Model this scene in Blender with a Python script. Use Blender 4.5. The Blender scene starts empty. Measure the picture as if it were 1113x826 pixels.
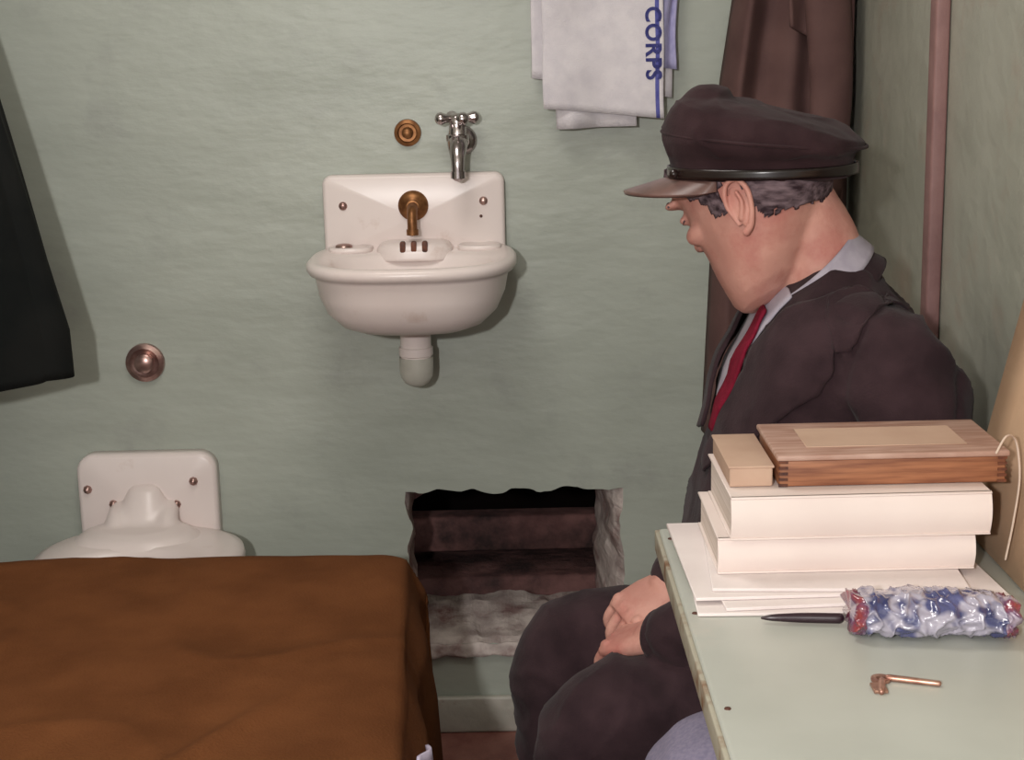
import bpy, bmesh, math, random
from mathutils import Matrix, Vector, noise
from mathutils.bvhtree import BVHTree
random.seed(4)
V=Vector
COL=bpy.context.scene.collection
# ------------------------------------------------------------------ helpers
def lin(c):
    return tuple(((v/255.)/12.92 if v/255.<=.04045 else ((v/255.+.055)/1.055)**2.4) for v in c)+(1.,)
def mat(name,c1,c2=None,rough=.6,metal=0.,scale=8.,bump=0.,bscale=40.,stretch=(1,1,1),detail=6,sheen=0.,coat=0.,spec=.5,bdist=.01,lo=.35,hi=.65,c3=None,c3scale=3.,c3lo=.55,c3hi=.7,b2=0.,b2scale=8.,c3detail=8):
    m=bpy.data.materials.new(name);m.use_nodes=True
    nt=m.node_tree;N=nt.nodes;L=nt.links;b=N['Principled BSDF']
    b.inputs['Roughness'].default_value=rough;b.inputs['Metallic'].default_value=metal
    b.inputs['Specular IOR Level'].default_value=spec
    b.inputs['Sheen Weight'].default_value=sheen;b.inputs['Coat Weight'].default_value=coat
    tc=N.new('ShaderNodeTexCoord');mp=N.new('ShaderNodeMapping');mp.inputs['Scale'].default_value=stretch
    L.new(tc.outputs['Object'],mp.inputs['Vector'])
    n=N.new('ShaderNodeTexNoise');n.inputs['Scale'].default_value=scale;n.inputs['Detail'].default_value=detail
    L.new(mp.outputs['Vector'],n.inputs['Vector'])
    r=N.new('ShaderNodeValToRGB');r.color_ramp.elements[0].position=lo;r.color_ramp.elements[1].position=hi
    r.color_ramp.elements[0].color=lin(c1);r.color_ramp.elements[1].color=lin(c2 or c1)
    L.new(n.outputs['Fac'],r.inputs['Fac'])
    out=r.outputs['Color']
    if c3:
        n3=N.new('ShaderNodeTexNoise');n3.inputs['Scale'].default_value=c3scale;n3.inputs['Detail'].default_value=c3detail
        n3.inputs['Roughness'].default_value=.65
        L.new(tc.outputs['Object'],n3.inputs['Vector'])
        r3=N.new('ShaderNodeValToRGB');r3.color_ramp.elements[0].position=c3lo;r3.color_ramp.elements[1].position=c3hi
        L.new(n3.outputs['Fac'],r3.inputs['Fac'])
        mx=N.new('ShaderNodeMix');mx.data_type='RGBA'
        L.new(r3.outputs['Color'],mx.inputs[0]);L.new(out,mx.inputs[6]);mx.inputs[7].default_value=lin(c3)
        out=mx.outputs[2]
    L.new(out,b.inputs['Base Color'])
    if bump>0:
        nb=N.new('ShaderNodeTexNoise');nb.inputs['Scale'].default_value=bscale;nb.inputs['Detail'].default_value=5
        L.new(mp.outputs['Vector'],nb.inputs['Vector'])
        bp=N.new('ShaderNodeBump');bp.inputs['Strength'].default_value=bump;bp.inputs['Distance'].default_value=bdist
        L.new(nb.outputs['Fac'],bp.inputs['Height'])
        last=bp
        if b2>0:
            nc=N.new('ShaderNodeTexNoise');nc.inputs['Scale'].default_value=b2scale;nc.inputs['Detail'].default_value=3
            L.new(mp.outputs['Vector'],nc.inputs['Vector'])
            bq=N.new('ShaderNodeBump');bq.inputs['Strength'].default_value=b2;bq.inputs['Distance'].default_value=.02
            L.new(nc.outputs['Fac'],bq.inputs['Height']);L.new(bp.outputs['Normal'],bq.inputs['Normal']);last=bq
        L.new(last.outputs['Normal'],b.inputs['Normal'])
    return m
def obj(name,me,mats,parent=None,smooth=True):
    o=bpy.data.objects.new(name,me);COL.objects.link(o)
    if not isinstance(mats,(list,tuple)):mats=[mats]
    for m in mats:me.materials.append(m)
    if smooth:
        for p in me.polygons:p.use_smooth=True
    if parent:o.parent=parent
    return o
def mesh(name,vs,fs,mats,parent=None,smooth=True):
    me=bpy.data.meshes.new(name);me.from_pydata([tuple(v) for v in vs],[],fs);me.validate();me.update()
    return obj(name,me,mats,parent,smooth)
def empty(name,loc=(0,0,0)):
    e=bpy.data.objects.new(name,None);COL.objects.link(e);e.empty_display_size=.05;return e
def bm_obj(name,bm,mats,parent=None,smooth=True):
    me=bpy.data.meshes.new(name);bmesh.ops.recalc_face_normals(bm,faces=bm.faces[:]);bm.to_mesh(me);bm.free()
    return obj(name,me,mats,parent,smooth)
def autosmooth(o,ang=40):
    me=o.data
    bm=bmesh.new();bm.from_mesh(me)
    for e in bm.edges:
        if len(e.link_faces)==2 and e.calc_face_angle(0)>math.radians(ang):e.smooth=False
    bm.to_mesh(me);bm.free();return o
def box(name,b,m,parent=None,bev=.003,seg=3,rot=None):
    x0,x1,y0,y1,z0,z1=b
    bm=bmesh.new();bmesh.ops.create_cube(bm,size=1)
    c=V(((x0+x1)/2,(y0+y1)/2,(z0+z1)/2))
    for v in bm.verts:v.co=V((v.co.x*(x1-x0),v.co.y*(y1-y0),v.co.z*(z1-z0)))
    if bev>0:bmesh.ops.bevel(bm,geom=bm.edges[:],offset=bev,segments=seg,affect='EDGES',profile=.5)
    M=Matrix.Translation(c)
    if rot:M=M@rot
    bmesh.ops.transform(bm,matrix=M,verts=bm.verts[:])
    return autosmooth(bm_obj(name,bm,m,parent))
def loftdata(rings,cap=True,closed=True):
    n=len(rings[0]);vs=[p for r in rings for p in r];fs=[]
    for i in range(len(rings)-1):
        for j in range(n if closed else n-1):
            k=(j+1)%n
            fs.append((i*n+j,i*n+k,(i+1)*n+k,(i+1)*n+j))
    if cap:
        vs=list(vs)
        c0=len(vs);vs.append(sum((V(p) for p in rings[0]),V())/n)
        c1=len(vs);vs.append(sum((V(p) for p in rings[-1]),V())/n)
        m=(len(rings)-1)*n
        for j in range(n):
            k=(j+1)%n
            fs.append((c0,k,j));fs.append((c1,m+j,m+k))
    return vs,fs
def loft(name,rings,m,parent=None,cap=True,closed=True,smooth=True):
    vs,fs=loftdata(rings,cap,closed)
    o=mesh(name,vs,fs,m,parent,smooth)
    bm=bmesh.new();bm.from_mesh(o.data);bmesh.ops.recalc_face_normals(bm,faces=bm.faces[:]);bm.to_mesh(o.data);bm.free()
    return o
def cr(p0,p1,p2,p3,t):
    return .5*((2*p1)+(-p0+p2)*t+(2*p0-5*p1+4*p2-p3)*t*t+(-p0+3*p1-3*p2+p3)*t**3)
def interp(pts,k=6):
    """pts: list of (Vector, r)"""
    out=[]
    P=[V(p) for p,_ in pts];R=[r for _,r in pts]
    for i in range(len(P)-1):
        a=P[max(i-1,0)];d=P[min(i+2,len(P)-1)]
        ra=R[max(i-1,0)];rd=R[min(i+2,len(P)-1)]
        for s in range(k):
            t=s/k;out.append((cr(a,P[i],P[i+1],d,t),max(.0004,cr(ra,R[i],R[i+1],rd,t))))
    out.append((P[-1],R[-1]));return out
def tubedata(pts,n=20,k=6,round_ends=True,squash=1.,ref=V((0,0,1)),smooth=True):
    q=interp(pts,k) if smooth else [(V(p),r) for p,r in pts]
    rings=[]
    up=ref.copy();m=len(q)
    def fr(i):
        a=q[max(i-1,0)][0];b=q[min(i+1,m-1)][0];return (b-a).normalized()
    t=fr(0);u=up-t*up.dot(t)
    if u.length<.05:u=V((0,1,0))-t*t.y
    if u.length<.05:u=V((1,0,0))-t*t.x
    u.normalize()
    def ring(c,t,u,r):
        w=t.cross(u)
        return [c+u*(r*squash*math.sin(2*math.pi*j/n))+w*(r*math.cos(2*math.pi*j/n)) for j in range(n)]
    seq=[]
    for i in range(m):
        t=fr(i);u=(u-t*u.dot(t)).normalized();seq.append((q[i][0],t,u.copy(),q[i][1]))
    if round_ends:
        c,t,u0,r=seq[0]
        for a in (80,55,30):
            aa=math.radians(a);rings.append(ring(c-t*r*math.sin(aa)*.9,t,u0,r*math.cos(aa)))
    for c,t,u0,r in seq:rings.append(ring(c,t,u0,r))
    if round_ends:
        c,t,u0,r=seq[-1]
        for a in (30,55,80):
            aa=math.radians(a);rings.append(ring(c+t*r*math.sin(aa)*.9,t,u0,r*math.cos(aa)))
    return rings
def tube(name,pts,m,parent=None,**kw):
    return loft(name,tubedata(pts,**kw),m,parent)
def ell(c,r,M=None,n=20):
    """ellipsoid rings"""
    rings=[]
    for i in range(1,n//2):
        a=-math.pi/2+math.pi*i/(n//2)
        rg=[V((r[0]*math.cos(a)*math.cos(2*math.pi*j/n),r[1]*math.cos(a)*math.sin(2*math.pi*j/n),r[2]*math.sin(a))) for j in range(n)]
        if M:rg=[M@p for p in rg]
        rings.append([p+V(c) for p in rg])
    return rings
def sering(cx,cy,z,a,b,e=2.6,n=64,yclip=None,ax='z'):
    out=[]
    for j in range(n):
        t=2*math.pi*j/n;c=math.cos(t);s=math.sin(t)
        x=cx+a*math.copysign(abs(c)**(2/e),c);y=cy+b*math.copysign(abs(s)**(2/e),s)
        if yclip is not None:y=min(y,yclip)
        out.append(V((x,y,z)))
    return out
def fuse(name,parts,m,parent=None,voxel=.008,smooth=4,xf=None,deform=None,post=None):
    vs=[];fs=[]
    for r in parts:
        v,f=loftdata(r);o=len(vs);vs+=v;fs+=[tuple(i+o for i in g) for g in f]
    me=bpy.data.meshes.new('tmp');me.from_pydata([tuple(v) for v in vs],[],fs)
    bm=bmesh.new();bm.from_mesh(me);bmesh.ops.recalc_face_normals(bm,faces=bm.faces[:]);bm.to_mesh(me);bm.free()
    o=bpy.data.objects.new('tmp',me);COL.objects.link(o)
    r=o.modifiers.new('r','REMESH');r.mode='VOXEL';r.voxel_size=voxel
    s=o.modifiers.new('s','SMOOTH');s.iterations=smooth;s.factor=.5
    dg=bpy.context.evaluated_depsgraph_get();me2=bpy.data.meshes.new_from_object(o.evaluated_get(dg))
    bpy.data.objects.remove(o)
    if deform:
        nn=[v.normal.copy() for v in me2.vertices]
        for v,n in zip(me2.vertices,nn):v.co=deform(v.co.copy(),n)
    if xf:me2.transform(xf)
    if post:
        for v in me2.vertices:v.co=post(v.co.copy())
    me2.update();me2.name=name
    me2.materials.clear()
    return obj(name,me2,m,parent)
def rrect(x0,x1,z0,z1,r,n=8):
    pts=[]
    for cx,cz,a0 in ((x1-r,z1-r,0),(x0+r,z1-r,90),(x0+r,z0+r,180),(x1-r,z0+r,270)):
        for i in range(n+1):
            a=math.radians(a0+90*i/n);pts.append((cx+r*math.cos(a),cz+r*math.sin(a)))
    return pts
def plate(name,x0,x1,z0,z1,r,y0,y1,m,parent=None,bev=.006):
    """rounded plate; y0 = wall side, y1 = front (more negative)"""
    s=-1 if y1<y0 else 1
    rings=[]
    for y,ins in ((y0,0),(y1-s*bev,0),(y1-s*bev*.3,bev*.3),(y1,bev)):
        rings.append([V((px,y,pz)) for px,pz in rrect(x0+ins,x1-ins,z0+ins,z1-ins,max(r-ins,.001))])
    return loft(name,rings,m,parent)
def lathe(name,prof,c,axis,m,parent=None,n=32):
    """prof (dist along axis, radius)"""
    axis=V(axis).normalized();u=axis.orthogonal().normalized();w=axis.cross(u)
    rings=[[V(c)+axis*d+u*(r*math.cos(2*math.pi*j/n))+w*(r*math.sin(2*math.pi*j/n)) for j in range(n)] for d,r in prof]
    return autosmooth(loft(name,rings,m,parent),50)
def sheet(name,fn,nu,nv,m,parent=None,thick=.002):
    vs=[V(fn(i/nu,j/nv)) for j in range(nv+1) for i in range(nu+1)]
    fs=[(j*(nu+1)+i,j*(nu+1)+i+1,(j+1)*(nu+1)+i+1,(j+1)*(nu+1)+i) for j in range(nv) for i in range(nu)]
    o=mesh(name,vs,fs,m,parent)
    s=o.modifiers.new('s','SOLIDIFY');s.thickness=thick;s.offset=0
    return o
def nz(*p):return noise.noise(V(p))

# ------------------------------------------------------------------ materials
M_wall=mat('wall_paint',(160,165,155),(170,175,165),rough=.4,scale=3,bump=.2,bscale=26,stretch=(1,1,2.2),c3=(152,155,148),c3scale=5,bdist=.005,b2=.22,b2scale=5,spec=.42)
M_wallr=mat('wall_paint_side',(152,152,139),(166,165,152),rough=.45,scale=4,bump=.3,bscale=24,stretch=(1,1,1.3),c3=(160,149,135),c3scale=6,bdist=.007,b2=.25,b2scale=7)
M_raw=mat('broken_concrete',(158,142,138),(206,194,188),rough=.95,scale=20,bump=.5,bscale=60,c3=(128,94,92),c3scale=14,c3lo=.5,c3hi=.68,bdist=.008)
M_floor=mat('floor_red',(112,66,58),(138,94,84),rough=.55,scale=12,bump=.3,bscale=50)
M_ceil=mat('ceiling_paint',(190,190,180),(200,200,190),rough=.7,bump=.2)
M_base=mat('baseboard_paint',(160,158,148),(182,176,166),rough=.45,scale=10,bump=.3,c3=(120,84,76),c3scale=14,c3lo=.6,c3hi=.7)
M_porc=mat('porcelain',(222,208,204),(230,218,214),rough=.3,scale=4,spec=.45,c3=(200,178,168),c3scale=12,c3lo=.62,c3hi=.8)
M_rust=mat('rust_stain',(110,60,36),(60,30,24),rough=.6,scale=60)
M_chrome=mat('chrome',(176,166,168),(204,194,194),rough=.2,metal=1)
M_brass=mat('aged_brass',(112,72,42),(152,106,66),rough=.42,metal=.7,scale=60)
M_pinkm=mat('tarnished_metal',(150,118,112),(186,156,148),rough=.3,metal=.8,scale=50)
M_trap=mat('painted_pipe',(178,176,166),(196,194,184),rough=.35,scale=20)
M_towel=mat('towel_white',(206,200,206),(220,214,218),rough=.95,scale=30,bump=.5,bscale=400,bdist=.002,sheen=.2)
M_tblue=mat('towel_blue',(76,78,150),(96,98,168),rough=.95,scale=80,bump=.4,bscale=400,bdist=.002)
M_tlav=mat('towel_lavender',(160,156,196),(176,172,208),rough=.95,scale=60)
M_coat=mat('coat_brown',(82,56,54),(100,72,68),rough=.85,scale=10,bump=.3,bscale=300,bdist=.001)
M_blk=mat('coat_black',(15,18,18),(24,25,24),rough=.95,scale=10,bump=.3,bscale=300,bdist=.001,spec=.2)
M_blanket=mat('blanket_brown',(100,60,34),(114,70,41),rough=.97,scale=9,bump=.5,bscale=260,bdist=.003,b2=.10,b2scale=10,spec=.1)
M_sheet=mat('bed_sheet',(196,186,214),(216,206,228),rough=.9)
M_iron=mat('bed_iron',(70,74,70),(90,92,86),rough=.5,metal=.4)
M_suit=mat('suit_wool',(45,32,36),(60,44,48),rough=.95,scale=20,bump=.4,bscale=420,bdist=.0015,sheen=.06,spec=.12,b2=.15,b2scale=22)
M_cap=mat('cap_cloth',(43,28,31),(56,39,42),rough=.95,scale=18,bump=.4,bscale=400,bdist=.0015,sheen=.05,spec=.12)
M_strap=mat('patent_leather',(22,14,14),(34,22,20),rough=.25)
M_visor=mat('visor_leather',(88,64,60),(110,82,76),rough=.35,scale=30)
M_skin=mat('skin',(186,132,120),(204,152,138),rough=.58,scale=14,bump=.35,bscale=130,bdist=.002,c3=(176,106,98),c3scale=18,c3lo=.46,c3hi=.76,spec=.35)
M_skin.node_tree.nodes['Principled BSDF'].inputs['Subsurface Weight'].default_value=.04
M_skin.node_tree.nodes['Principled BSDF'].inputs['Subsurface Radius'].default_value=(.006,.003,.002)
M_hair=mat('hair_greying',(50,37,42),(124,106,112),rough=.85,scale=90,bump=1.,bscale=170,bdist=.003,stretch=(.35,1,1.2),spec=.15)
M_shirt=mat('shirt_grey',(160,152,166),(178,170,182),rough=.8,scale=40)
M_tie=mat('tie_red',(104,18,38),(124,26,48),rough=.85,scale=60,bump=.2,bscale=300,spec=.15)
M_shoe=mat('shoe_leather',(24,18,16),rough=.3)
M_desk=mat('desk_paint',(176,178,170),(188,190,182),rough=.36,scale=6,c3=(198,192,182),c3scale=5,c3lo=.6,c3hi=.8)
M_dedge=mat('desk_edge',(172,166,150),(126,92,66),rough=.6,scale=34,lo=.5,hi=.68)
M_paper=mat('paper_white',(222,210,208),(232,222,220),rough=.85,scale=10)
M_pages=mat('book_pages',(222,208,200),(204,188,176),rough=.85,scale=6,stretch=(1,1,70))
M_cover=mat('book_cover',(222,206,200),(232,218,212),rough=.6,scale=6)
M_tan=mat('tan_card',(178,146,126),(192,162,142),rough=.85,scale=10)
M_wood=mat('box_wood_side',(118,70,48),(160,106,74),rough=.5,scale=14,stretch=(1,1,14))
M_boxtop=mat('box_wood_top',(184,152,138),(156,118,102),rough=.5,scale=9,stretch=(2,16,2))
M_board=mat('card_board',(190,156,126),(204,172,142),rough=.85,scale=8)
M_string=mat('twine',(206,186,170),rough=.9)
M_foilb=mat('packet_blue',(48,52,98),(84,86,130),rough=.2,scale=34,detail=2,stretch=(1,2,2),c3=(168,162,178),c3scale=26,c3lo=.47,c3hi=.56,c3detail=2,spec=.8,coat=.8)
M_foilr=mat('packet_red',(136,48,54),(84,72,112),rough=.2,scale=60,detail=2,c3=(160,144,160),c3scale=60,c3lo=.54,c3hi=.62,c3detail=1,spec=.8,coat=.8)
M_pen=mat('pen_dark',(44,26,34),rough=.3)
M_key=mat('key_metal',(150,104,92),(190,150,130),rough=.35,metal=.7,scale=80)
M_pillow=mat('grey_cloth',(128,122,146),(144,136,158),rough=.95,scale=200,bump=.3,bscale=400,bdist=.002)
M_stool=mat('stool_wood',(96,66,44),(120,84,58),rough=.5,scale=8,stretch=(1,1,10))
M_pipe=mat('conduit_red',(126,92,90),(146,110,106),rough=.6,scale=10,bump=.2)
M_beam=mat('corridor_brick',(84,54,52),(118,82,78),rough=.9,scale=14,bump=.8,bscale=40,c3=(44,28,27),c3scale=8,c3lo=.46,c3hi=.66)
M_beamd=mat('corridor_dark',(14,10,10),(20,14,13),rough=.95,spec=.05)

# ------------------------------------------------------------------ room
XL,XR,ZC,YF=-1.03,.63,2.25,-3.3
def ragloop(x0,x1,z0,z1,y,amp,seed,n=26,ins=0.):
    pts=[]
    def side(a,b,m):
        for i in range(m):
            t=i/m;pts.append(V((a[0]+(b[0]-a[0])*t,y,a[1]+(b[1]-a[1])*t)))
    side((x0,z0),(x1,z0),n);side((x1,z0),(x1,z1),n//2+2);side((x1,z1),(x0,z1),n);side((x0,z1),(x0,z0),n//2+2)
    out=[]
    for i,p in enumerate(pts):
        out.append(V((p.x+amp*noise.noise(V((p.x*16+seed,p.z*20,seed)))*1.2+amp*.3*noise.noise(V((p.x*60,p.z*60,seed+3))),y,
                      p.z+amp*noise.noise(V((p.x*20,p.z*16+seed,seed+7)))*1.2+amp*.3*noise.noise(V((p.x*60+5,p.z*60,seed))))))
    return out
NL=56
l0=ragloop(-.208,.211,.178,.494,0,.012,1.3,n=NL)
loops=[ragloop(*a,n=NL) for a in ((-.205,.197,.187,.496,.02,.011,1.5),(-.204,.188,.192,.498,.05,.012,1.75),(-.206,.181,.198,.50,.085,.012,2.05),(-.207,.175,.203,.502,.12,.012,2.35),(-.208,.169,.209,.505,.16,.011,2.7),(-.210,.165,.212,.505,.20,.010,3.1))]
bm=bmesh.new()
ov=[bm.verts.new(p) for p in ((XL-.1,0,-.1),(XR+.1,0,-.1),(XR+.1,0,ZC+.1),(XL-.1,0,ZC+.1))]
for i in range(4):bm.edges.new((ov[i],ov[(i+1)%4]))
iv=[bm.verts.new(p) for p in l0]
for i in range(len(iv)):bm.edges.new((iv[i],iv[(i+1)%len(iv)]))
bmesh.ops.triangle_fill(bm,use_beauty=True,use_dissolve=False,edges=bm.edges[:])
for f in bm.faces:
    f.material_index=0
    f.normal_update()
    if f.normal.y>0:f.normal_flip()
prev=iv
for lp in loops:
    cur=[bm.verts.new(p) for p in lp];n=len(cur)
    for i in range(n):
        f=bm.faces.new((prev[i],prev[(i+1)%n],cur[(i+1)%n],cur[i]));f.material_index=1
    prev=cur
me=bpy.data.meshes.new('wall_back');bm.to_mesh(me);bm.free()
obj('wall_back',me,[M_wall,M_raw],smooth=False)
mesh('wall_right',[(XR,.0,-.1),(XR,YF,-.1),(XR,YF,ZC+.1),(XR,0,ZC+.1)],[(0,1,2,3)],M_wallr)
mesh('wall_left',[(XL,.0,-.1),(XL,YF,-.1),(XL,YF,ZC+.1),(XL,0,ZC+.1)],[(0,1,2,3)],M_wallr)
mesh('floor',[(XL-.1,.0,0),(XR+.1,0,0),(XR+.1,YF,0),(XL-.1,YF,0)],[(0,1,2,3)],M_floor)
mesh('ceiling',[(XL-.1,.0,ZC),(XR+.1,0,ZC),(XR+.1,YF,ZC),(XL-.1,YF,ZC)],[(0,1,2,3)],M_ceil)
box('baseboard_back',(XL,XR,-.016,-.0005,0,.075),M_base,bev=.005)
sheet('trim_1',lambda u,v:(-.215+.43*u,-.003-.004*v+.002*nz(u*20,v*4,1),.184-.026*v+.006*nz(u*14,v*3,5)),60,4,M_raw,thick=.005)
# utility corridor behind the opening
cor=empty('utility_corridor')
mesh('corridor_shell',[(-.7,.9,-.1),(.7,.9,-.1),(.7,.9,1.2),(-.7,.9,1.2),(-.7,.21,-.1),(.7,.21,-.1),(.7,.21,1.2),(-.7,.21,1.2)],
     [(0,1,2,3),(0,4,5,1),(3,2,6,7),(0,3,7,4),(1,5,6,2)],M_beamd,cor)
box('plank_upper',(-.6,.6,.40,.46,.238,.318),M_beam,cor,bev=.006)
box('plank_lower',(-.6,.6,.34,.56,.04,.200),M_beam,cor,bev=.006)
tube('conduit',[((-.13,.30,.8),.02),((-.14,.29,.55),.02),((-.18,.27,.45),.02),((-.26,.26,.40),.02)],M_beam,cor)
wc=empty('conduit_pipe')
box('pipe',(XR-.022,XR-.001,-.645,-.61,.02,2.24),M_pipe,wc,bev=.004)
for z in (.5,1.75):
    box('clamp',(XR-.026,XR-.001,-.655,-.60,z,z+.02),M_pipe,wc,bev=.003)

# ------------------------------------------------------------------ sink
sk=empty('washbasin');cx=-.172
plate('backplate',cx-.168,cx+.166,.95,1.108,.018,-.001,-.026,M_porc,sk,bev=.008)
R=[]
for z,a,b,cy in ((.848,.055,.05,-.17),(.851,.095,.085,-.17),(.862,.125,.118,-.165),(.885,.150,.150,-.155),(.915,.164,.17,-.145),(.945,.170,.18,-.138),
                 (.951,.172,.183,-.137),(.953,.180,.192,-.136),(.960,.185,.197,-.135),(.968,.185,.197,-.135),(.974,.180,.192,-.135),(.975,.172,.183,-.136),(.974,.165,.172,-.138)):
    R.append(sering(cx,cy,z,a,b,2.7,72,yclip=-.001))
for z,a,b,cy in ((.970,.150,.115,-.188),(.962,.145,.108,-.188),(.93,.13,.095,-.186),(.89,.10,.075,-.182),(.872,.05,.04,-.18),(.87,.02,.018,-.18)):
    R.append(sering(cx,cy,z,a,b,2.5,72,yclip=-.001))
loft('basin',R,M_porc,sk)
fuse('shelf_boss',[[sering(cx,-.045,z,a,b,3,40) for z,a,b in ((.955,.072,.05),(.975,.07,.048),(.985,.062,.042),(.989,.05,.034))]],M_porc,sk,voxel=.003,smooth=3)
for s,y in ((-1,-.05),(1,-.05)):
    loft('soap_dish',[sering(cx+s*.118,y,z,a,b,2.5,40) for z,a,b in ((.97,.04,.03),(.979,.04,.03),(.981,.036,.026),(.976,.03,.02),(.975,.01,.008))],M_porc,sk)
lathe('spout_flange',[(0,.001),(0,.028),(.005,.027),(.009,.02),(.014,.012),(.02,.0115),(.022,.001)],(cx-.002,-.026,1.05),(0,-1,0),M_brass,sk)
tube('spout',[((cx-.002,-.035,1.05),.010),((cx-.002,-.062,1.045),.0095),((cx-.002,-.074,1.03),.009),((cx-.002,-.075,1.008),.009)],M_brass,sk)
lathe('spout_tip',[(0,.001),(0,.011),(.01,.011),(.011,.001)],(cx-.002,-.075,1.012),(0,0,-1),M_brass,sk)
for dx in (-.02,.0,.02):
    plate('slot',cx+dx-.005,cx+dx+.005,.972,.992,.004,-.08,-.093,M_rust,sk,bev=.001)
for x,z in ((-.303,1.052),(-.045,1.056)):
    lathe('bolt',[(0,.001),(0,.008),(.003,.007),(.005,.003),(.0051,.0005)],(x,-.026,z),(0,-1,0),M_pinkm,sk,n=16)
lathe('tap_hole',[(0,.001),(0,.016),(.004,.015),(.006,.011),(.007,.001)],(-.302,-.05,.979),(0,0,1),M_pinkm,sk,n=20)
lathe('stain_hole',[(0,.0005),(0,.003),(.002,.002),(.0021,.0005)],(-.05,-.026,1.028),(0,-1,0),M_rust,sk,n=12)
lathe('tail_collar',[(0,.001),(0,.036),(.02,.036),(.024,.030),(.03,.028),(.05,.028),(.052,.031),(.066,.031),(.068,.028),(.07,.028)],(cx-.002,-.10,.852),(0,0,-1),M_porc,sk)
lathe('trap_cap',[(0,.028),(0,.031),(.022,.031),(.036,.029),(.048,.022),(.054,.012),(.056,.001)],(cx-.002,-.10,.782),(0,0,-1),M_trap,sk)
tube('trap_arm',[((cx-.002,-.10,.765),.024),((cx-.002,-.03,.765),.024),((cx-.002,-.002,.765),.024)],M_trap,sk,round_ends=False)
# tap above
tp=empty('chrome_tap');tx=-.088
lathe('flange',[(0,.001),(0,.028),(.006,.026),(.011,.016),(.03,.014),(.032,.001)],(tx+.006,-.001,1.165),(0,-1,0),M_chrome,tp)
tube('body',[((tx+.004,-.02,1.165),.014),((tx,-.05,1.165),.019),((tx,-.072,1.155),.017),((tx,-.088,1.135),.0125),((tx,-.09,1.108),.0115)],M_chrome,tp)
lathe('outlet',[(0,.001),(0,.0135),(.012,.0135),(.013,.001)],(tx,-.09,1.116),(0,0,-1),M_chrome,tp)
lathe('bonnet',[(0,.021),(.01,.021),(.012,.016),(.03,.015),(.034,.010),(.045,.009)],(tx,-.05,1.168),(0,0,1),M_chrome,tp)
for a in (20,110,200,290):
    d=V((math.cos(math.radians(a)),math.sin(math.radians(a)),0));c=V((tx,-.05,1.208))
    tube('handle_arm',[(c,.0085),(c+d*.018,.0075),(c+d*.031,.012)],M_chrome,tp,n=14)
lathe('handle_hub',[(0,.001),(0,.015),(.012,.016),(.018,.010),(.019,.001)],(tx,-.05,1.198),(0,0,1),M_chrome,tp)
pb=empty('push_button_valve')
lathe('ring',[(0,.001),(0,.025),(.006,.024),(.008,.018),(.004,.016),(.003,.001)],(-.181,-.001,1.181),(0,-1,0),M_brass,pb)
lathe('button',[(0,.001),(0,.011),(.012,.010),(.015,.006),(.0155,.001)],(-.181,-.003,1.181),(0,-1,0),M_brass,pb)

# ------------------------------------------------------------------ toilet
tl=empty('toilet');qx=-.70
lathe('flush_ring',[(0,.001),(0,.037),(.008,.036),(.012,.028),(.007,.024),(.006,.001)],(-.692,-.001,.763),(0,-1,0),M_pinkm,tl)
lathe('flush_button',[(0,.001),(0,.019),(.014,.018),(.018,.012),(.0185,.001)],(-.692,-.004,.763),(0,-1,0),M_pinkm,tl)
plate('flange_plate',-.832,-.566,.34,.592,.035,-.001,-.034,M_porc,tl,bev=.009)
R=[]
for z,a,b,cy in ((.12,.09,.10,-.175),(.2,.10,.11,-.175),(.3,.13,.14,-.175),(.37,.16,.165,-.175),(.41,.184,.178,-.175),(.428,.191,.182,-.175),(.442,.188,.178,-.175),(.450,.169,.155,-.175),(.452,.12,.08,-.245),(.445,.11,.07,-.25),(.38,.09,.06,-.25),(.3,.04,.03,-.25)):
    R.append(sering(qx+.012,cy,z,a,b*.93,2.2,56,yclip=-.012))
loft('bowl',R,M_porc,tl)
fuse('horn',[[sering(qx-.004,y,z,a,b,2.1,32) for z,a,b,y in ((.40,.085,.07,-.09),(.43,.078,.06,-.08),(.455,.064,.05,-.065),(.48,.052,.04,-.05),(.505,.040,.032,-.04),(.525,.030,.022,-.034),(.534,.016,.012,-.03))],
  [sering(qx-.008,-.10,z,a,b,2.2,32) for z,a,b in ((.42,.13,.09),(.445,.125,.085),(.462,.10,.07),(.470,.07,.05))],
  tubedata([((qx-.055,-.036,.485),.017),((qx-.05,-.075,.47),.022),((qx-.045,-.10,.44),.026)],n=16),
  tubedata([((qx+.045,-.036,.488),.015),((qx+.045,-.075,.47),.020),((qx+.045,-.10,.44),.026)],n=16)],M_porc,tl,voxel=.005,smooth=6)
for x,z in ((-.812,.525),(-.61,.537),(-.765,.495),(-.645,.492)):
    lathe('bolt',[(0,.001),(0,.009),(.003,.0085),(.008,.006),(.01,.001)],(x,-.033,z),(0,-1,0),M_pinkm,tl,n=8)
lathe('foot',[(0,.10),(.02,.095),(.12,.085),(.14,.08)],(qx+.01,-.15,0.0),(0,0,1),M_porc,tl)

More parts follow.
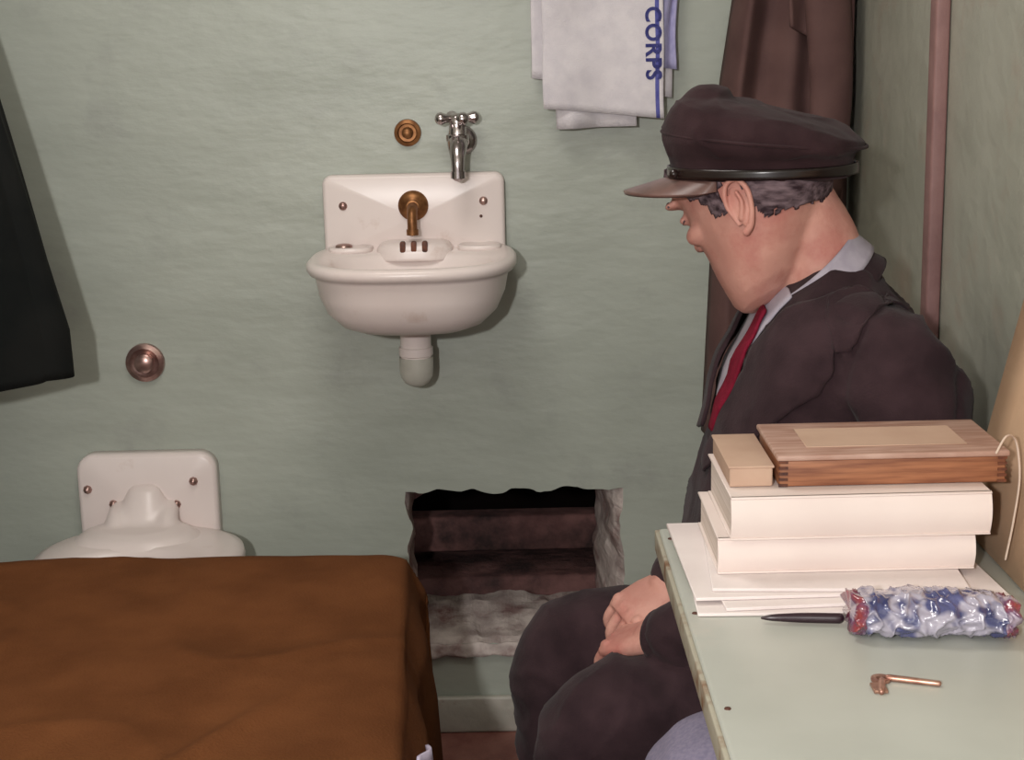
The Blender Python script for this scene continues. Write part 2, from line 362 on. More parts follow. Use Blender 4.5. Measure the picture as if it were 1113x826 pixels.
# ------------------------------------------------------------------ bed
bd=empty('bed')
def blanket(u,v):
    Wd=.80;drop=.40;tot=Wd+drop
    s=u*tot
    Lf=.18;Ln=2.0;t=v*(Lf+Ln)-Lf     # negative t = hanging over the foot
    yy=-.42-max(t,0)
    xr=-.184+.040*min(1,max(t,0)/.8)
    dx=max(0,s-Wd);dt=max(0,-t)
    x=xr-(Wd-min(s,Wd))
    z=.518
    e=min(s-Wd,0)
    if -.05<e<=0:z-=.010*((e+.05)/.05)**2
    if 0<=t<.05:z-=.010*((.05-t)/.05)**2
    dd=max(dx,dt)
    if dd>0:z-=.010+dd*.98 - .0
    if dx>0:x+=.022*min(1,dx/.06)+.05*dx+ (.014*math.sin(yy*19+1)+.020*nz(yy*5,3,1))*min(1,dx/.15)
    if dt>0:yy+=.018*min(1,dt/.06)+.03*dt
    if dx>0 and dt>0:
        x+=.012*min(dt,.1)/.1
    w=.007*nz(x*3,yy*3,2)+.004*nz(x*9+yy*4,yy*5-x*3,7)
    rd=1-abs(nz(x*2.2+yy*1.5,yy*1.6-x*1.2,11))*10
    if rd>0:w+=.005*rd*rd
    w+=.012*math.exp(-((x+.40-(yy+1.2)*.5)/.018)**2)*math.exp(-((yy+1.15)/.12)**2)
    if dx<=0 and dt<=0:z+=w
    else:
        x+=w*.6
    return (x,yy,z)
bl=sheet('blanket',blanket,150,220,M_blanket,bd,thick=.006)
box('mattress',(-.99,-.215,-2.36,-.445,.36,.492),M_sheet,bd,bev=.03,seg=4)
box('frame',(-1.0,-.225,-2.4,-.44,.30,.345),M_iron,bd,bev=.004)
for x in (-.985,-.245):
    for y in (-2.3,-.5):
        box('leg',(x-.015,x+.015,y-.015,y+.015,0,.31),M_iron,bd,bev=.003)
def shf(u,v):
    y=-1.03-.15*u
    return (-.121+.014*v+.006*math.sin(u*9),y,.480-.13*v-.04*abs(u-.5))
sheet('sheet_corner',shf,20,12,M_sheet,bd,thick=.004)

# ------------------------------------------------------------------ towel
tw=empty('hanging_towel')
def towel(x0,x1,zb0,zb1,y,ph):
    def f(u,v):
        z0=zb0+(zb1-zb0)*u
        z=1.62+(z0-1.62)*v
        x=x0+(x1-x0)*u+.006*nz(v*3,ph,1)
        return (x,y-.012*math.sin(u*7+ph+v*1.5)*.6-.01*nz(u*3,v*3,ph)-.01*v,z)
    return f
tf=towel(.068,.283,1.222,1.200,-.05,0)
o=sheet('front_fold',tf,60,30,[M_towel,M_tblue],tw,thick=.005)
for p in o.data.polygons:
    cxp=sum(o.data.vertices[i].co.x for i in p.vertices)/4
    u=(cxp-.068)/.215
    if .93<u<.965 :p.material_index=1
sheet('rear_fold',towel(.048,.30,1.275,1.235,-.028,2),40,20,[M_towel],tw,thick=.005)
sheet('lavender_fold',towel(.272,.308,1.29,1.285,-.034,4),10,20,[M_tlav],tw,thick=.004)
sheet('inner_fold',towel(.092,.235,1.184,1.187,-.036,5),40,20,[M_towel],tw,thick=.005)
cu=bpy.data.curves.new('woven_letters','FONT');cu.body='CORPS';cu.size=.038;cu.extrude=.0008;cu.align_x='LEFT';cu.space_character=1.12;cu.offset=.0011
lt=bpy.data.objects.new('tmp_letters',cu);COL.objects.link(lt)
dg=bpy.context.evaluated_depsgraph_get();lm=bpy.data.meshes.new_from_object(lt.evaluated_get(dg));bpy.data.objects.remove(lt)
lm.transform(Matrix.Rotation(math.radians(90),4,'Y')@Matrix.Rotation(math.radians(90),4,'X'))
xs=[v.co.x for v in lm.vertices];zs_=[v.co.z for v in lm.vertices]
for v in lm.vertices:
    x=v.co.x-min(xs)+.250;z=v.co.z-max(zs_)+1.395
    vv=(1.62-z)/(1.62-1.2);u=(x-.068)/.215
    v.co=V((x,tf(u,vv)[1]-.0035-.0008,z))
lm.name='woven_letters';lm.materials.clear();obj('woven_letters',lm,M_tblue,tw,smooth=False)
tube('towel_rail',[((.02,-.035,1.625),.006),((.33,-.035,1.625),.006)],M_chrome,tw)
for x in (.03,.32):tube('bracket',[((x,0,1.625),.006),((x,-.035,1.625),.006)],M_chrome,tw)

# ------------------------------------------------------------------ hanging coats
hc=empty('brown_coat')
def coatf(u,v):
    z=1.72-1.11*v
    xl=.46-.07*min(1,v/.42)-.03*max(0,(v-.42)/.58)
    xr=.618
    x=xl+(xr-xl)*u
    fold=.030*(.5+.5*math.sin(u*15+v*1.2+1.5*nz(v*2,1,1)))+.018*nz(u*6,v*2.5,4)
    edge=min(1,min(u,1-u)/.10)**.5
    y=-.015-(.055+fold)*edge*(.75+.35*v)
    return (x,y,z)
sheet('body_panel',coatf,80,80,M_coat,hc,thick=.006)
def flap(u,v):
    z=1.62-.265*v-.06*u*v
    x=.475+.138*u+.02*v*(1-u)
    y=-.115-.012*math.sin(u*9+v*3)-.02*v*(1-u)+.012*u
    return (x,y,z)
sheet('lapel',flap,30,30,M_coat,hc,thick=.006)
tube('sleeve',[((.545,-.10,1.66),.035),((.555,-.125,1.45),.042),((.57,-.12,1.25),.040),((.56,-.12,1.08),.036)],M_coat,hc,n=24,squash=.7)
tube('hook',[((.54,-.001,1.74),.006),((.54,-.07,1.74),.006),((.54,-.08,1.77),.006)],M_iron,hc)
bc=empty('black_coat')
def bcf(u,v):
    z=1.60-.80*v
    xo=-.93+.175*min(1,(v/.9))**.85
    x=XL+.012+(xo-XL-.012)*math.sin(u*math.pi)**.6
    y=-.44+.30*u+.012*math.sin(u*20+v*3)
    x+=.008*math.sin(u*30)*v
    return (x,y,z+.02*nz(u*4,1,1))
sheet('body_panel',bcf,60,50,M_blk,bc,thick=.006)
tube('hook',[((XL+.001,-.29,1.62),.006),((XL+.06,-.29,1.62),.006),((XL+.07,-.29,1.65),.006)],M_iron,bc)

# ------------------------------------------------------------------ the man
man=empty('seated_man');YM=-.93
def ering(z,xf,xb,hw,yc=YM,e=2.4,n=40,tilt=0.):
    return sering((xf+xb)/2,yc,z,(xb-xf)/2,hw,e,n)
torso=[ering(*t) for t in ((.44,.30,.57,.165),(.50,.255,.585,.175),(.60,.225,.59,.180),(.70,.220,.588,.180),(.78,.238,.585,.180),(.86,.262,.576,.18),(.92,.284,.556,.18),(.965,.300,.528,.175),(1.0,.318,.502,.155),(1.025,.335,.485,.12),(1.045,.355,.468,.09),(1.06,.37,.46,.07))]
neararm=tubedata([((.42,YM-.11,.985),.058),((.455,YM-.160,.940),.068),((.478,YM-.175,.86),.066),((.455,YM-.18,.74),.060),((.40,YM-.165,.672),.056),((.28,YM-.14,.630),.052),((.195,YM-.12,.610),.042)],n=24)
fararm=tubedata([((.41,YM+.11,.985),.058),((.42,YM+.17,.94),.068),((.41,YM+.18,.85),.064),((.37,YM+.18,.74),.058),((.32,YM+.14,.68),.054),((.27,YM+.05,.66),.048),((.225,YM+.0,.648),.042)],n=24)
nleg=tubedata([((.47,-1.03,.50),.095),((.35,-1.045,.505),.090),((.2,-1.055,.505),.080),((.11,-1.06,.497),.073),((.092,-1.06,.44),.070),((.10,-1.06,.30),.066),((.12,-1.06,.10),.058)],n=28)
fleg=tubedata([((.47,-.85,.50),.095),((.35,-.835,.505),.090),((.18,-.82,.505),.082),((.085,-.815,.497),.075),((.067,-.815,.44),.072),((.07,-.815,.30),.068),((.09,-.815,.10),.058)],n=28)
def folds(co,n):
    w=.0035*nz(co.x*7,co.y*7,co.z*7)
    a=1-abs(nz(co.x*6+co.z*5,co.y*5,co.z*7-co.x*4))*3.2
    if a>0:w+=.0065*a*a
    a=1-abs(nz(co.x*13-co.z*9+4,co.y*10,co.z*13+co.x*6))*3.5
    if a>0:w+=.0036*a*a
    if co.z<.62:
        w+=.0022*math.sin((co.x*1.0+co.z*1.4)*95+6*nz(co.x*8,co.y*8,co.z*8))*max(0,1-abs(co.x-.19)/.12)
    d=((co.x-.455)/.062)**2+((co.z-.945)/.085)**2
    if co.y<YM-.08 and co.z>.86:
        w-=.005*math.exp(-((d-1)/.10)**2)
    return co+n*w
suit=fuse('suit_body',[torso,neararm,fararm,nleg,fleg],M_suit,man,voxel=.0062,smooth=4,deform=folds)
bvh=BVHTree.FromPolygons([v.co.copy() for v in suit.data.vertices],[tuple(p.vertices) for p in suit.data.polygons])
def nearest(p,off):
    h=bvh.find_nearest(V(p));return h[0]+h[1].normalized()*off
def strip(name,A,B,m,off=.005,thick=.005,nu=24,nv=8,fn=None):
    def pl(P,t):
        s=t*(len(P)-1);i=min(int(s),len(P)-2);f=s-i
        return cr(V(P[max(i-1,0)]),V(P[i]),V(P[i+1]),V(P[min(i+2,len(P)-1)]),f)
    def f(u,v):
        p=pl(A,u).lerp(pl(B,u),v)
        return nearest(p,off)
    o=sheet(name,f,nu,nv,m,man,thick=thick)
    sm=o.modifiers.new('sm','SMOOTH');sm.iterations=3
    return o
strip('lapel_near',[(.42,YM-.085,1.02),(.38,YM-.078,.985),(.335,YM-.060,.940),(.292,YM-.044,.885),(.245,YM-.02,.81)],
      [(.445,YM-.12,1.00),(.41,YM-.14,.96),(.365,YM-.145,.920),(.31,YM-.12,.87),(.25,YM-.05,.80)],M_suit,off=.005,thick=.004,nu=50,nv=14)
strip('collar_leaf',[(.455,YM-.075,1.03),(.425,YM-.088,1.015),(.395,YM-.088,.985)],[(.475,YM-.11,1.00),(.445,YM-.13,.99),(.42,YM-.148,.96)],M_suit,off=.006,thick=.004,nu=30,nv=12)
strip('lapel_far',[(.40,YM+.06,1.02),(.34,YM+.045,.985),(.295,YM+.02,.93),(.245,YM+.0,.85)],
      [(.42,YM+.12,1.01),(.35,YM+.12,.95),(.29,YM+.10,.90),(.245,YM+.03,.84)],M_suit,off=.012,thick=.006,nu=40,nv=14)
strip('shirt_front',[(.375,YM-.070,1.00),(.325,YM-.052,.950),(.265,YM-.02,.87)],[(.365,YM+.055,1.03),(.32,YM+.035,.96),(.265,YM+.008,.87)],M_shirt,off=.002,thick=.003)
strip('necktie',[(.335,YM-.050,1.0),(.318,YM-.060,.95),(.290,YM-.056,.90),(.262,YM-.04,.85)],[(.33,YM-.022,1.005),(.313,YM-.026,.955),(.285,YM-.022,.90),(.256,YM-.015,.85)],M_tie,off=.007,thick=.005)
# head ------------------------------------------------------------
HS=1.05
HM=Matrix.Translation((.310,YM+.005,1.148))@Matrix.Rotation(math.radians(-42),4,'Z')@Matrix.Rotation(math.radians(-36),4,'Y')@Matrix.Scale(HS,4)
def hring(z,xf,xb,hw,e=2.25,n=44):
    out=[]
    for j in range(n):
        t=2*math.pi*j/n;c=math.cos(t);s=math.sin(t)
        x=(xf+xb)/2+(xb-xf)/2*math.copysign(abs(c)**(2/e),c)
        k=1-.20*max(0,-c)
        out.append(V((x,hw*k*math.copysign(abs(s)**(2/e),s),z)))
    return out
SK=((-.120,-.080,-.045,.022),(-.114,-.090,-.02,.038),(-.102,-.094,.005,.051),(-.085,-.094,.028,.060),(-.062,-.094,.055,.066),(-.038,-.093,.082,.070),(-.01,-.092,.098,.074),(.018,-.088,.106,.077),(.042,-.092,.108,.078),(.065,-.092,.103,.076),(.085,-.083,.092,.066),(.098,-.06,.068,.05),(.102,-.03,.04,.03))
skull=[hring(*t) for t in SK]
parts=[skull]
parts.append(tubedata([((-.088,0,.036),.006),((-.094,0,.018),.0065),((-.099,0,.002),.0075),((-.103,0,-.011),.0082)],n=16))
for s in (-1,1):
    parts.append(ell((-.095,s*.009,-.015),(.008,.006,.005)))         # nostril wing
    parts.append(ell((-.084,s*.028,.042),(.010,.024,.006)))         # brow
    parts.append(ell((-.062,s*.042,-.008),(.024,.016,.014)))        # cheekbone
    parts.append(ell((-.083,s*.028,.020),(.007,.012,.007)))         # eye
parts.append(ell((-.092,0,-.046),(.006,.019,.0045)));parts.append(ell((-.090,0,-.057),(.006,.016,.005)))
parts.append(ell((-.084,0,-.098),(.013,.024,.016)))
inv=HM.inverted()
neck=tubedata([((.413,YM,.99),.067),((.400,YM,1.035),.061),((.386,YM,1.085),.056),((.362,YM,1.13),.053)],n=28)
parts.append([[inv@p for p in r] for r in neck])
def undercap(p):
    if p.z>1.178:
        t=min(1,(p.z-1.178)/.03)
        k=1-.12*t
        p.x=.335+(p.x-.335)*k;p.y=YM+(p.y-YM)*k
        p.z=1.178+(p.z-1.178)*.45
    return p
def headform(co,n):
    w=0.
    for s in (-1,1):
        w-=.003*math.exp(-(((co.x+.084)/.018)**2+((co.y-s*.030)/.018)**2+((co.z-.031)/.006)**2))
        w-=.0018*math.exp(-(((co.x+.080)/.014)**2+((co.y-s*.034)/.010)**2+((co.z+.036)/.014)**2))
    return co+n*(w+.0006*nz(co.x*50,co.y*50,co.z*50))
head=fuse('head',parts,M_skin,man,voxel=.0030,smooth=7,xf=HM,post=undercap,deform=headform)
for s in (-1,1):
    E=Matrix.Translation((.020,s*.0725,-.024))@Matrix.Rotation(math.radians(6),4,'Y')@Matrix.Rotation(math.radians(s*-20),4,'Z')@Matrix.Scale(1.03,4)
    rim=[((-.010,0,-.016),.0026),((-.013,s*.004,.010),.0028),((-.004,s*.008,.029),.003),((.010,s*.010,.030),.0032),((.017,s*.010,.015),.0034),((.013,s*.008,-.006),.0032),((.004,s*.005,-.022),.0036),((-.006,s*.002,-.028),.0045)]
    ep=[tubedata(rim,n=12)]
    ep.append([[V(p) for p in r] for r in ell((.002,s*.001,.002),(.013,.0035,.026))])
    ep.append(tubedata([((-.004,s*.004,-.012),.003),((.005,s*.007,.004),.0026),((.004,s*.007,.018),.0022)],n=10))
    fuse('ear',[[[E@p for p in r] for r in q] for q in ep],M_skin,man,voxel=.0015,smooth=2,xf=HM)
for s in (-1,1):
    tube('eyebrow',[(HM@V((-.083,s*.048,.041)),.0018),(HM@V((-.091,s*.032,.048)),.003),(HM@V((-.094,s*.015,.045)),.0026)],M_hair,man,n=10)
    tube('eyelid',[(HM@V((-.078,s*.040,.017)),.001),(HM@V((-.088,s*.030,.017)),.0014),(HM@V((-.087,s*.017,.016)),.001)],M_hair,man,n=8)
def hairshell():
    bm=bmesh.new()
    L=SK
    def at(z):
        for a,b in zip(L,L[1:]):
            if a[0]<=z<=b[0]:
                t=(z-a[0])/(b[0]-a[0]);return [a[i]+(b[i]-a[i])*t for i in range(4)]
        return L[-1]
    n=190;grid=[]
    zz=[-.085+.0022*i for i in range(84)]
    for z in zz:
        _,xf,xb,hw=at(z)
        r=hring(z,xf-.003,xb+.007,hw+.003,n=n)
        row=[]
        for p in r:
            q=p*(1+.008*nz(p.x*80,p.y*80,p.z*24)+.008*nz(p.x*240+p.z*90,p.y*240,p.z*40))
            row.append(bm.verts.new(undercap(HM@q)))
        grid.append((r,row))
    def keep(p):
        x,z=p.x,p.z
        j=.008*nz(x*130,p.y*130,z*130)
        if x<-.064:return z>.062+j
        if x<-.018: return z>.004+j+(-.018-x)*1.1          # temple
        if x<.006: return z>-.018+j                        # sideburn in front of the ear
        if x<.036: return z>.012+j                         # over the ear
        return z>-.046+j-(x-.036)*.25
    for (r0,a),(r1,b) in zip(grid,grid[1:]):
        for j in range(n):
            k=(j+1)%n
            c=(r0[j]+r0[k]+r1[j]+r1[k])/4
            if keep(c):bm.faces.new((a[j],a[k],b[k],b[j]))
    for v in [v for v in bm.verts if not v.link_faces]:bm.verts.remove(v)
    o=bm_obj('hair',bm,M_hair,man)
    s=o.modifiers.new('s','SOLIDIFY');s.thickness=.003;s.offset=-1
hairshell()
def band(name,c,back,side,h,m,r0=.0,th=.004,gap=18,flare=.0):
    c=V(c);b=V(back);s=V(side);up=b.cross(s).normalized()
    if up.z<0:up=-up
    def f(u,v):
        a=math.radians(-180+gap+(360-2*gap)*u)
        p=c+b*math.cos(a)+s*math.sin(a)
        rad=(b*math.cos(a)+s*math.sin(a)).normalized()
        return p+up*(h*(v-.5))+rad*flare*(1-v)
    return sheet(name,f,64,6,m,man,thick=th)
band('shirt_collar',(.386,YM,1.041),(.056,0,.048),(0,.071,0),.036,M_shirt,gap=5,flare=.007)
band('jacket_collar',(.396,YM,1.016),(.060,0,.050),(0,.080,0),.028,M_suit,gap=78,flare=.012,th=.006)
# cap --------------------------------------------------------------
CM=Matrix.Translation((.320,YM+.005,1.172))@Matrix.Rotation(math.radians(-20),4,'Z')@Matrix.Rotation(math.radians(-1),4,'Y')
def cring(z,xf,xb,hw,e=2.2,n=64,zt=0.):
    r=sering((xf+xb)/2,0,z,(xb-xf)/2,hw,e,n)
    return [CM@V((p.x,p.y,p.z+zt*(p.x-(xf+xb)/2)+.004*nz(p.x*18,p.y*18,z*20)+.0025*nz(p.x*45,p.y*45,z*50))) for p in r]
crown=[cring(*t[:4],zt=t[4]) for t in ((-.002,-.112,.112,.090,0),(.012,-.114,.113,.092,0),(.026,-.116,.115,.094,0),(.030,-.119,.120,.099,-.02),(.040,-.124,.128,.106,-.07),(.056,-.122,.127,.105,-.13),(.070,-.112,.118,.098,-.19),(.080,-.098,.10,.084,-.22),(.086,-.085,.075,.064,-.24),(.090,-.07,.045,.04,-.24),(.091,-.05,.01,.015,-.24))]
peak=[[CM@p for p in r] for r in ell((-.068,0,.084),(.036,.050,.032))]
def capf(co,n):
    a=1-abs(nz(co.x*14+co.z*8,co.y*10,co.z*22))*4
    return co+n*(.0025*a*a if a>0 and co.z>1.20 else 0)
fuse('cap_crown',[crown,peak],M_cap,man,voxel=.0035,smooth=4,deform=capf)
tube('crown_seam',[(CM@V((.002+.1275*math.cos(a),.1075*math.sin(a),.046-.10*.127*math.cos(a))),.0022) for a in [2*math.pi*i/32 for i in range(33)]],M_cap,man,n=8,k=2,round_ends=False)
def strap(u,v):
    a=2*math.pi*u
    return CM@V((.1185*math.cos(a),.0965*math.sin(a),.002+.013*v))
sheet('leather_strap',strap,72,3,M_strap,man,thick=.003)
lathe('strap_button',[(0,.001),(0,.006),(.003,.005),(.005,.001)],CM@V((-.098,-.062,.008)),(-.4,-1,0),M_strap,man,n=14)
def visor(u,v):
    a=math.radians(180-70+140*u)
    ext=.058*math.sin(math.pi*u)**.55*v
    x=.114*math.cos(a);y=.092*math.sin(a)
    d=V((-1,0,0))*.75+V((math.cos(a),math.sin(a),0))*.35
    p=V((x,y,.0))+d*ext
    p.z-=.32*ext
    p.z-=.012*(1-math.sin(math.pi*u))*v
    return CM@p
sheet('cap_visor',visor,40,12,M_visor,man,thick=.004)
# hands --------------------------------------------------------------
def hand(name,W,d,up,side,curl=(22,32,26),spread=5,scale=1.05):
    d=V(d).normalized();up=V(up);up=(up-d*up.dot(d)).normalized();lat=d.cross(up)*side   # towards thumb
    F=Matrix((( d.x,lat.x,up.x,W[0]),(d.y,lat.y,up.y,W[1]),(d.z,lat.z,up.z,W[2]),(0,0,0,1)))
    S=scale;P=[]
    P.append(tubedata([((-.05,0,0),.026),((0,0,0),.025),((.02,0,.001),.030)],n=20,squash=.72))
    rr=[]
    for x,hw,t in ((.0,.025,.018),(.02,.032,.0165),(.045,.040,.015),(.07,.042,.0135),(.088,.040,.0115),(.094,.036,.008)):
        rr.append([V((x,hw*math.copysign(abs(math.cos(a))**.8,math.cos(a)),t*math.copysign(abs(math.sin(a))**.8,math.sin(a)))) for a in [2*math.pi*j/28 for j in range(28)]])
    P.append(rr)
    for i,(ly,L,r) in enumerate(((.030,.072,.0084),(.0105,.080,.0088),(-.010,.074,.0084),(-.029,.058,.0075))):
        a0=math.radians((1.5-i)*spread*.6);p=V((.082,ly,0));pts=[(V((.06,ly*.9,0)),r),(p,r*1.03)]
        pitch=0.
        for s,(fr,cu_) in enumerate(zip((.45,.31,.24),curl)):
            pitch+=math.radians(cu_+i*2)
            dv=V((math.cos(pitch)*math.cos(a0),math.cos(pitch)*math.sin(a0),-math.sin(pitch)))
            p=p+dv*L*fr;pts.append((p.copy(),r*(1-.07*(s+1))))
        P.append(tubedata(pts,n=14,k=4))
        P.append(ell((.080,ly,.007),(.010,.008,.007)))      # knuckle
    P.append(tubedata([((.015,.020,-.006),.014),((.038,.042,-.012),.0125),((.062,.056,-.020),.0105),((.084,.060,-.028),.009)],n=14))
    P=[[[V(p)*S for p in r] for r in q] for q in P]
    return fuse(name,P,M_skin,man,voxel=.0020,smooth=2,xf=F)
hand('hand_far',(.215,YM-.005,.642),(-.80,-.22,-.45),(-.35,-.35,.86),-1,curl=(25,38,28),spread=12,scale=.98)
hand('hand_near',(.185,YM-.112,.606),(-.62,.72,-.30),(-.35,0,.93),1,curl=(25,35,30),spread=10,scale=.98)
for a,b,r in (((.235,YM+.005,.652),(.205,YM-.01,.638),.042),((.205,YM-.122,.612),(.178,YM-.10,.604),.040)):
    tube('cuff',[(a,r),(b,r)],M_suit,man,round_ends=False,n=28,squash=.8)
for x,y in ((.10,-1.06),(.07,-.815)):
    rings=[]
    for t,hw,h in ((.075,.02,.05),(.06,.034,.075),(.0,.038,.085),(-.06,.043,.065),(-.12,.048,.05),(-.16,.042,.038),(-.185,.022,.025)):
        rings.append([V((x+t,y+hw*math.cos(a),.001+max(0,h*.5+h*.5*math.sin(a)*1.1))) for a in [2*math.pi*j/24 for j in range(24)]])
    loft('shoe',rings,M_shoe,man)
st=empty('fold_down_seat')
box('seat_board',(.30,XR-.002,-1.12,-.76,.375,.40),M_stool,st,bev=.006)
box('bracket',(.33,XR-.002,-.96,-.92,.345,.375),M_iron,st,bev=.003)
tube('strut',[((.36,-.94,.36),.012),((XR-.014,-.94,.12),.012)],M_iron,st)

sl=empty('wooden_stool')
box('seat',(.15,.42,-1.42,-1.155,.405,.435),M_stool,sl,bev=.01)
for x in (.18,.39):
    for y in (-1.39,-1.185):tube('leg',[((x,y,.002),.014),((x,y,.41),.016)],M_stool,sl,round_ends=False)
pl=empty('grey_pillow')
def pilf(co,n):return co+n*(.006*nz(co.x*14,co.y*14,co.z*14))
fuse('cushion',[[sering(.265,-1.285,z,a,b,2.8,40) for z,a,b in ((.437,.10,.08),(.45,.125,.105),(.49,.135,.115),(.54,.125,.108),(.575,.10,.09),(.595,.06,.055))]],M_pillow,pl,voxel=.007,smooth=8,deform=pilf)

# ------------------------------------------------------------------ desk
dk=empty('desk')
box('top',(.163,XR-.002,-2.2,-1.20,.778,.80),M_desk,dk,bev=.004)
box('edge_strip',(.1585,.1635,-2.2,-1.198,.774,.7975),M_dedge,dk,bev=.0015)
box('far_strip',(.163,XR-.002,-1.2,-1.196,.774,.7975),M_dedge,dk,bev=.0015)
for y in (-1.5,-2.05):
    tube('strut',[((.30,y,.776),.012),((XR-.014,y,.50),.012)],M_iron,dk)
for x,y in ((.172,-1.24),(.172,-1.47),(.173,-1.69)):
    lathe('screw',[(0,.0005),(0,.003),(.001,.0026),(.0015,.0005)],(x,y,.80),(0,0,1),M_rust,dk,n=12)
def Rz(a):return Matrix.Rotation(math.radians(a),4,'Z')
pp=empty('paper_stack')
for i,(x0,x1,y0,y1,a) in enumerate(((.178,.455,-1.485,-1.225,-2),(.195,.475,-1.47,-1.235,3),(.172,.43,-1.455,-1.215,1),(.20,.45,-1.45,-1.23,-4))):
    z=.8005+i*.0036
    box('sheets',(x0,x1,y0,y1,z,z+.0033),M_paper,pp,bev=.0006,seg=1,rot=Rz(a))
def book(name,x0,x1,y0,y1,z0,z1,a=0,cover=M_cover,pages=M_pages):
    e=empty(name)
    t=.0022
    box('pages',(x0+.003,x1-.004,y0+.004,y1-.004,z0+t*.9,z1-t*.9),pages,e,bev=.0008,seg=1)
    box('cover_bottom',(x0,x1,y0,y1,z0,z0+t),cover,e,bev=.0006,seg=1)
    box('cover_top',(x0,x1,y0,y1,z1-t,z1),cover,e,bev=.0006,seg=1)
    rg=[]
    for x in (x0,x1):
        rg.append([V((x,y0+.003-.006*math.sin(math.pi*k/10) if k<=10 else y0+.004,z0+(z1-z0)*(k/10 if k<=10 else 1))) for k in range(11)]+[V((x,y0+.005,z1)),V((x,y0+.005,z0))])
    autosmooth(loft('spine',rg,cover,e))
    c=V(((x0+x1)/2,(y0+y1)/2,0));Mx=Matrix.Translation(c)@Rz(a)@Matrix.Translation(-c)
    for o in e.children:o.data.transform(Mx)
    return e
book('hardcover_book',.203,.462,-1.402,-1.235,.8150,.8525,0)
book('hardcover_book.001',.214,.474,-1.410,-1.24,.8530,.8975,.5)
cb=empty('card_file')
box('block',(.218,.262,-1.375,-1.245,.898,.918),M_tan,cb,bev=.002)
box('lid',(.2165,.2635,-1.376,-1.244,.9175,.920),M_tan,cb,bev=.001)
wb=empty('wooden_box')
box('body',(.268,.497,-1.378,-1.25,.898,.9255),M_wood,wb,bev=.002)
box('lid',(.265,.50,-1.381,-1.247,.9255,.9315),M_boxtop,wb,bev=.002)
box('label_panel',(.30,.465,-1.352,-1.276,.9315,.9325),M_tan,wb,bev=.0004,seg=1)
for i in range(9):
    for xx in (.2675,.4885):
        if i%2==0:box('finger_joint',(xx,xx+.009,-1.3792,-1.3765,.8985+i*.003,.9013+i*.003),M_rust,wb,bev=0)
tube('string_loop',[((.485,-1.383,.93),.0012),((.497,-1.375,.945),.0012),((.512,-1.36,.935),.0012),((.514,-1.37,.90),.0012),((.505,-1.385,.86),.0012),((.497,-1.39,.82),.0012)],M_string,wb,n=8)
cp=empty('cardboard_panel')
def brd(u,v):
    y=-1.60+.38*u;z=.802+.46*v;return (.503+.105*v,y,z)
sheet('board',brd,6,6,M_board,cp,thick=.004)
# crinkled plastic packet: ridged creases on a flattened roll
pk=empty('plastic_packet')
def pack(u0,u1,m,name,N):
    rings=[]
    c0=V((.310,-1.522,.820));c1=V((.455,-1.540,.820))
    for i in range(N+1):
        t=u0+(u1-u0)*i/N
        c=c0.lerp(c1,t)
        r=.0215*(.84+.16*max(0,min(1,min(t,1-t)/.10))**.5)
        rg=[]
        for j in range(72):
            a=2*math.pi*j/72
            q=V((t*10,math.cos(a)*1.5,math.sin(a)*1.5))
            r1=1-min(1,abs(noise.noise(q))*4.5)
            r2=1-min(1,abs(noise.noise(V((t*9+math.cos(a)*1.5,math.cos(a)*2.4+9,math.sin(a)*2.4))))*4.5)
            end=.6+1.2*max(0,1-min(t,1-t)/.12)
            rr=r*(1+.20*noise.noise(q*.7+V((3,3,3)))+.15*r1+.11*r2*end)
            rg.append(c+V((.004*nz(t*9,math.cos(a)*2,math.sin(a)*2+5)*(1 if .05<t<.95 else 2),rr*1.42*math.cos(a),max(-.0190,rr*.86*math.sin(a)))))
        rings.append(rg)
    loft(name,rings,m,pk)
pack(.07,.91,M_foilb,'wrapper',90);pack(0,.07,M_foilr,'end_near_pen',10);pack(.91,1.0,M_foilr,'end_cap',12)
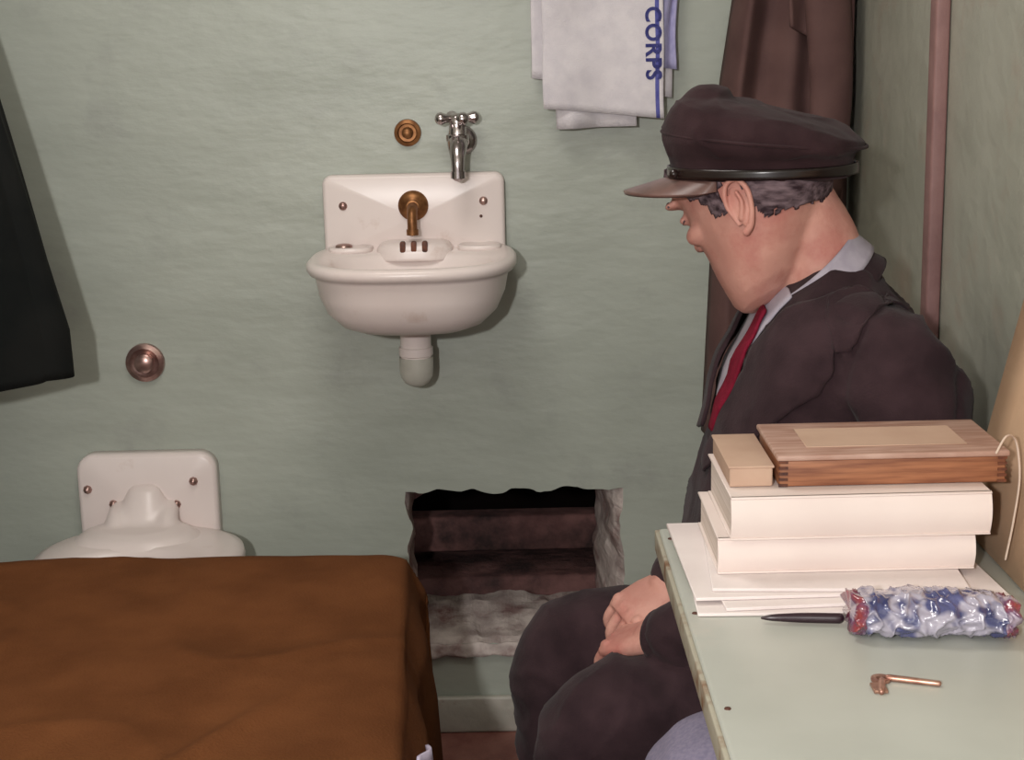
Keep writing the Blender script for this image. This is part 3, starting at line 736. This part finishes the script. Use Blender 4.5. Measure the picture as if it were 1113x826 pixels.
pn=empty('pen')
tube('barrel',[((.232,-1.50,.8055),.0012),((.242,-1.501,.8060),.0032),((.27,-1.503,.8060),.0048),((.304,-1.508,.8065),.0050)],M_pen,pn,n=16)
ky=empty('key')
lathe('bow',[(0,.004),(0,.0085),(.0025,.0085),(.0025,.004),(0,.004)],(.312,-1.640,.8005),(0,0,1),M_key,ky,n=24)
tube('shank',[((.318,-1.640,.8028),.0030),((.358,-1.655,.8028),.0026)],M_key,ky,n=10)
box('bit',(.300,.312,-1.668,-1.650,.8005,.8035),M_key,ky,bev=.0006,seg=1)
tube('arm',[((.312,-1.645,.8025),.0032),((.306,-1.668,.8025),.003)],M_key,ky,n=10)

# ------------------------------------------------------------------ lights, world, camera
def light(name,kind,loc,energy,size,col=(1,1,1),target=None):
    l=bpy.data.lights.new(name,kind);l.energy=energy;l.color=col
    if kind=='AREA':l.size=size
    else:l.shadow_soft_size=size
    o=bpy.data.objects.new(name,l);COL.objects.link(o);o.location=loc
    if target:
        o.rotation_euler=(V(target)-V(loc)).to_track_quat('-Z','Y').to_euler()
    return o
light('camera_flash','POINT',(-.36,-3.4,1.55),130,.04,(1,.972,.95))
light('ceiling_fill','AREA',(-.3,-1.0,2.2),9,.5,(1,.94,.88),(-.3,-1.0,0))  # unseen fill panel added overhead to lift the back wall, not a real bulb
w=bpy.data.worlds.new('world');bpy.context.scene.world=w;w.use_nodes=True
w.node_tree.nodes['Background'].inputs[0].default_value=(.98,.92,.90,1);w.node_tree.nodes['Background'].inputs[1].default_value=.6
f=1700.;th=math.radians(12.4);ro=math.radians(1.3)
cam=bpy.data.cameras.new('camera');co=bpy.data.objects.new('camera',cam);COL.objects.link(co)
cam.sensor_width=36;cam.lens=f/1113*36;cam.clip_start=.02
co.matrix_world=Matrix.Translation((0,-2.9,1.35))@Matrix.Rotation(math.radians(90)-th,4,'X')@Matrix.Rotation(-ro,4,'Z')
bpy.context.scene.camera=co
bpy.context.scene.view_settings.view_transform='Standard'
